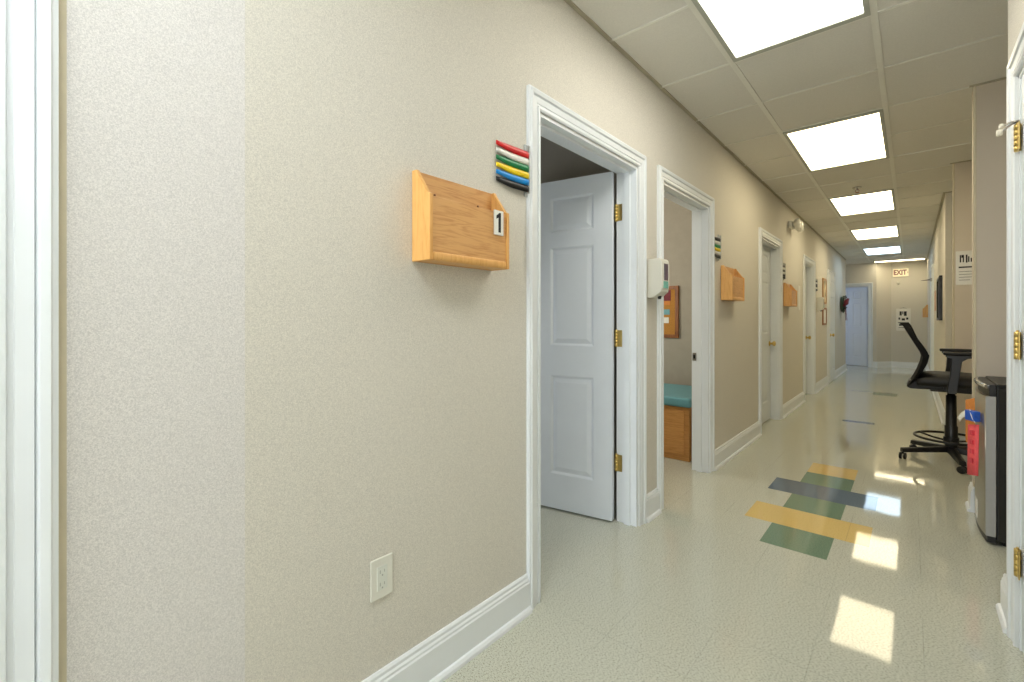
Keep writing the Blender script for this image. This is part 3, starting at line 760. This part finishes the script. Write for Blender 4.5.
# ------------------------------------------------------------------ exam room: cork board and exam table
t = thing('bulletin_board', 'cork bulletin board with pinned papers on the exam room wall', 'bulletin board', (-2.05, 4.6, 1.235))
W, HH = 0.56, 0.53
b = MB(); b.box(-W / 2 + 0.03, W / 2 - 0.03, -0.012, -0.001, -HH / 2 + 0.03, HH / 2 - 0.03); b.build('cork_panel', M['cork'], t)
f = MB()
for (x0, x1, z0, z1) in ((-W / 2, W / 2, -HH / 2, -HH / 2 + 0.035), (-W / 2, W / 2, HH / 2 - 0.035, HH / 2), (-W / 2, -W / 2 + 0.035, -HH / 2 + 0.035, HH / 2 - 0.035), (W / 2 - 0.035, W / 2, -HH / 2 + 0.035, HH / 2 - 0.035)):
    f.box(x0, x1, -0.022, -0.001, z0, z1)
f.build('frame', M['brown_frame'], t, bevel=0.003)
for nm, lb, x, z, w, h, m in (('pinned_card', 'red and brown card pinned at the top of the cork board', 0.13, 0.17, 0.14, 0.11, 'burgundy'), ('pinned_card', 'orange strip pinned on the cork board', 0.12, 0.09, 0.15, 0.04, 'orange'), ('pinned_card', 'teal card pinned across the middle of the cork board', 0.09, 0.0, 0.20, 0.055, 'teal_vinyl'), ('pinned_card', 'white card with grey print pinned on the cork board', 0.09, -0.085, 0.18, 0.06, 'paper')):
    b = MB(); b.box(-w / 2, w / 2, -0.0025, 0, -h / 2, h / 2); o = b.build(nm, M[m], None); o.location = (-2.05 + x, 4.588 - 0.001, 1.235 + z); tag(o, lb, 'card', 'cards on the cork board')

t = thing('exam_table', 'wooden exam table with teal vinyl top seen through the second doorway', 'exam table', (-2.15, 4.09, 0))
b = MB(); b.box(-0.78, 0.80, -0.36, 0.36, 0.0, 0.44); b.build('cabinet', M['oak_dark'], t, bevel=0.006)
b = MB()
for x0, x1 in ((-0.74, -0.28), (-0.25, 0.25), (0.28, 0.76)): b.box(x0, x1, -0.372, -0.36, 0.05, 0.41)
b.build('door_panels', M['oak_dark'], t, bevel=0.003)
b = MB(); b.box(-0.80, 0.82, -0.39, 0.40, 0.441, 0.517); b.build('cushion', M['teal_vinyl'], t, bevel=0.022, seg=4)

# ------------------------------------------------------------------ mini fridge
FY0, FY1 = 3.37, 3.845
t = thing('mini_fridge', 'stainless steel mini fridge with black sides in the first alcove', 'fridge', (0.56, (FY0 + FY1) / 2, 0))
hw = (FY1 - FY0) / 2
t.scale = (1, 1, 0.982)
b = MB(); b.box(-0.232, 0.30, -hw, hw, 0.025, 0.815); b.build('cabinet', M['black_body'], t, bevel=0.006)
b = MB(); b.box(-0.232, 0.305, -hw - 0.002, hw + 0.002, 0.815, 0.838); b.build('top_panel', M['black'], t, bevel=0.005)
def dpoly(n=14, ex=0.0):
    pts = []
    for i in range(n + 1):
        u = -1 + 2 * i / n; pts.append((-0.270 - ex - 0.018 * (1 - u * u) ** 0.9, hw * 0.995 * u))
    pts += [(-0.234, hw * 0.995), (-0.234, -hw * 0.995)]
    return pts
b = MB(); b.prism(dpoly(), lambda q: (q[0], q[1], 0.045), lambda q: (q[0], q[1], 0.772), smooth=False); d = b.build('door', M['steel'], t)
for p in d.data.polygons: p.use_smooth = abs(p.normal.z) < 0.5 and p.normal.x < -0.15
# grey edge band down the near side of the door, handle recess with chrome lip on top
b = MB(); b.box(-0.271, -0.235, -hw - 0.0015, -hw + 0.002, 0.045, 0.772); e = b.build('door_edge', mat('grey_plastic', srgb(166, 166, 164), 0.45, var=0.02), d)
b = MB(); b.prism(dpoly(14, -0.012), lambda q: (q[0], q[1], 0.773), lambda q: (q[0] * 1.0, q[1], 0.832)); b.build('door_cap', M['black'], d, bevel=0.002)
b = MB(); path = []
for i in range(15):
    u = -0.93 + 1.86 * i / 14; path.append((-0.262 - 0.020 * (1 - u * u) ** 0.9, hw * u, 0.822))
b.tube(path, 0.011, 8); b.build('handle', M['chrome'], d)
b = MB(); b.prism(dpoly(14, -0.004), lambda q: (q[0], q[1], 0.012), lambda q: (q[0], q[1], 0.044)); b.build('kick_plate', M['black'], t)
for x in (-0.19, 0.27):
    for y in (-hw + 0.04, hw - 0.04):
        b = MB(); b.lathe([(0.018, 0.0), (0.018, 0.026)], (x, y, 0), seg=12); b.build('foot', M['black'], t)
b = MB(); b.box(-0.2895, -0.284, -0.06, 0.03, 0.075, 0.17); o = b.build('energy_label', M['paper'], d); o['label'] = 'small white rating label'

# papers and clip hanging on the fridge front
def slab(name, pts, th, m, loc):
    b = MB(); b.prism(pts, lambda q: (0, q[0], q[1]), lambda q: (-th, q[0], q[1])); o = b.build(name, m); o.location = loc; return o
o = slab('orange_note', [(0.035, 0.20), (-0.03, 0.22), (-0.04, -0.02), (-0.01, -0.06), (0.035, -0.03)], 0.002, M['orange'], (0.250, 3.60, 0.50))
o.rotation_euler = (0, 0, 0.5)
tag(o, 'orange paper note on the fridge door behind the pink strip', 'note')
t = thing('paper_strip', 'long pink paper strip hanging on the fridge door below the blue clip', 'note', (0.2555, 3.485, 0.595), 0.5)
b = MB(); b.grid([[(-0.003 - 0.010 * u, -0.035 + w * 0.075 - 0.01 * u, -0.27 * u - 0.015 * w) for w in (0, 0.5, 1)] for u in (0, 0.3, 0.6, 1.0)], True); so = b.build('strip', M['pink'], t); sd = so.modifiers.new('thickness', 'SOLIDIFY'); sd.thickness = 0.003
for z in (-0.05, -0.10, -0.15, -0.20):
    b = MB(); b.box(-0.0165, -0.004 - 0.010 * (-z / 0.27), -0.012, 0.006, z - 0.012, z + 0.012); b.build('printed_mark', M['pink_dark'], t)
t = thing('magnet_clip', 'blue magnetic clip with ribbon ends on the fridge door', 'clip', (0.251, 3.495, 0.633), 0.5)
b = MB(); b.box(-0.024, 0.008, -0.045, 0.022, -0.025, 0.03); b.build('clip_body', M['clip_blue'], t, bevel=0.005)
b = MB()
b.grid([[(-0.016 - 0.006 * math.sin(3 * u), 0.02 + 0.05 * u + w * 0.016, 0.0 - 0.05 * u + w * 0.02) for w in (0, 1)] for u in (0, 0.25, 0.5, 0.75, 1.0)], True)
b.grid([[(-0.018 - 0.006 * math.sin(3 * u), -0.02 - 0.03 * u + w * 0.014, 0.02 - 0.05 * u + w * 0.018) for w in (0, 1)] for u in (0, 0.25, 0.5, 0.75, 1.0)], True)
ro = b.build('ribbon', M['white_flag'], t); sd = ro.modifiers.new('thickness', 'SOLIDIFY'); sd.thickness = 0.003

# ------------------------------------------------------------------ drafting chair
t = thing('office_chair', 'black mesh drafting chair with foot ring facing the second alcove', 'chair', (0.245, 5.13, 0))
def sweep_profile(front, rear, halfw, curve, n=10, m=None):
    """closed shell between a front and a rear side-profile (x,z), spread over y with a curve"""
    mb = MB(); rf = []; rr = []
    for (fx, fz), (rx, rz), hwid in zip(front, rear, halfw):
        rf.append([(fx - curve * (j / n * 2 - 1) ** 2 * -1 * hwid, hwid * (j / n * 2 - 1), fz) for j in range(n + 1)])
        rr.append([(rx - curve * (j / n * 2 - 1) ** 2 * -1 * hwid, hwid * (j / n * 2 - 1), rz) for j in range(n + 1)])
    loop = [f + list(reversed(r)) for f, r in zip(rf, rr)]
    b = mb.grid(loop, True, close_v=True); k = len(loop[0])
    mb.f.append([b + i for i in range(k)]); mb.f.append([b + (len(loop) - 1) * k + i for i in reversed(range(k))]); mb.mi += [0, 0]; mb.sm += [False, False]
    return mb
OX = -0.245
front = [(-0.005, 1.131), (0.012, 1.105), (0.054, 0.99), (0.10, 0.91), (0.119, 0.868), (0.108, 0.81), (0.078, 0.735), (0.045, 0.68), (0.034, 0.645)]
rear = [(-0.078, 1.128), (-0.052, 1.100), (0.012, 0.97), (0.055, 0.885), (0.062, 0.855), (0.055, 0.81), (0.03, 0.73), (0.0, 0.66), (-0.03, 0.61)]
front = [(x + OX - 0.018, z) for x, z in front]; rear = [(x + OX, z) for x, z in rear]
b = sweep_profile(front, rear, [0.17, 0.195, 0.22, 0.235, 0.24, 0.24, 0.23, 0.20, 0.17], 0.04); b.build('backrest', M['black_mesh'], t, bevel=0.004)
# J-shaped carrier under the seat that holds the back
b = MB()
b.prism([(-0.275, 0.605), (-0.255, 0.655), (-0.215, 0.655), (-0.19, 0.635), (-0.05, 0.628), (-0.05, 0.592), (-0.20, 0.588), (-0.255, 0.588)], lambda q: (q[0], -0.13, q[1]), lambda q: (q[0], 0.13, q[1])); b.build('back_carrier', M['black'], t, bevel=0.008)
# seat cushion: rounded waterfall slab
rows = []
for i in range(17):
    u = -1 + 2 * i / 16; row = []
    for j in range(17):
        v = -1 + 2 * j / 16
        e = max(abs(u), abs(v)); rad = (abs(u) ** 6 + abs(v) ** 6)
        drop = 0.045 * min(1, rad) ** 1.2 + (0.03 * max(0, u) ** 3)
        x = 0.02 + 0.245 * u * (1 - 0.05 * v * v); y = 0.25 * v * (1 - 0.05 * u * u)
        row.append((x, y, 0.722 - drop))
    rows.append(row)
b = MB(); b.grid(rows, True)
per = [rows[0][j] for j in range(17)] + [rows[i][16] for i in range(1, 17)] + [rows[16][j] for j in range(15, -1, -1)] + [rows[i][0] for i in range(15, 0, -1)]
low = [(0.02 + (p[0] - 0.02) * 0.96, p[1] * 0.96, 0.628 if True else p[2]) for p in per]
b.grid([per, low], True, close_v=True); b.face(low)
b.build('seat', M['black_fabric'], t)
b = MB(); b.box(-0.13, 0.14, -0.12, 0.12, 0.575, 0.627); b.build('seat_mechanism', M['black'], t, bevel=0.008)
for sg in (-1, 1):
    yy = sg * 0.285
    a = empty_part('armrest', t) if False else None
    pad = MB(); pad.box(-0.06, 0.17, yy - 0.045, yy + 0.045, 0.882, 0.906); po = pad.build('arm_pad', M['black'], t, bevel=0.010, seg=3)
    post = MB()
    post.prism([(-0.045, 0.881), (-0.045, 0.868), (-0.012, 0.850), (-0.018, 0.75), (-0.040, 0.60), (-0.03, 0.588), (0.016, 0.588), (0.035, 0.74), (0.046, 0.835), (0.075, 0.858), (0.13, 0.870), (0.13, 0.881)],
               lambda q: (q[0], yy - 0.02, q[1]), lambda q: (q[0], yy + 0.02, q[1])); post.box(-0.03, 0.015, min(yy, sg * 0.1), max(yy, sg * 0.1), 0.590, 0.605)
    post.build('arm_post', M['black'], t, bevel=0.004)
b = MB(); b.lathe([(0.024, 0.576), (0.024, 0.545), (0.032, 0.54), (0.034, 0.30), (0.040, 0.29), (0.040, 0.135), (0.03, 0.075)], seg=18); b.build('gas_column', M['black'], t)
b = MB(); R = 0.225
b.tube([(R * math.cos(k * PI / 18), R * math.sin(k * PI / 18), 0.195) for k in range(36)], 0.010, 8, True); b.build('foot_ring', M['black'], t)
b = MB()
for k in range(3):
    a = 0.5 + k * 2 * PI / 3; b.tube([(0.042 * math.cos(a), 0.042 * math.sin(a), 0.17), (0.12 * math.cos(a), 0.12 * math.sin(a), 0.175), (R * math.cos(a), R * math.sin(a), 0.195)], 0.008, 8)
b.lathe([(0.046, 0.15), (0.048, 0.155), (0.048, 0.20), (0.046, 0.205)], seg=18)
b.build('ring_bracket', M['black'], t)
a0 = math.atan2(4.845 - 5.13, 0.285 - 0.245)
for k in range(5):
    a = a0 + k * 2 * PI / 5; R_ = 0.33; d = Vector((math.cos(a), math.sin(a), 0)); n_ = Vector((-math.sin(a), math.cos(a), 0))
    b = MB()
    rows = []
    for u in (0.0, 0.35, 0.7, 1.0):
        c_ = d * (0.03 + (R_ - 0.02) * u); w = 0.032 - 0.010 * u; z1 = 0.132 - 0.036 * u; z0 = z1 - 0.048 + 0.012 * u
        rows.append([c_ - n_ * w + Vector((0, 0, z0)), c_ + n_ * w + Vector((0, 0, z0)), c_ + n_ * w * 0.8 + Vector((0, 0, z1 - 0.006)), c_ + Vector((0, 0, z1)), c_ - n_ * w * 0.8 + Vector((0, 0, z1 - 0.006))])
    bi = b.grid(rows, False, close_v=True)
    for i in (0, 3): b.f.append([bi + i * 5 + q for q in range(5)]); b.mi.append(0); b.sm.append(False)
    lg = b.build('leg', M['black'], t, bevel=0.003)
    cm = MB(); e = d * R_
    cm.lathe([(0.008, 0.045), (0.008, 0.075)], (e.x, e.y, 0), seg=10)
    ca = a + 0.9
    for s_ in (-1, 1):
        off = Vector((-math.sin(ca), math.cos(ca), 0)) * 0.014 * s_
        mt = Matrix.Rotation(ca, 3, 'Z')
        cm.lathe([(0.018, -0.009), (0.027, -0.007), (0.027, 0.007), (0.018, 0.009)], (e.x + off.x, e.y + off.y, 0.0275), axis='y', seg=18, mtx=mt)
    cm.build('caster', M['black'], lg)
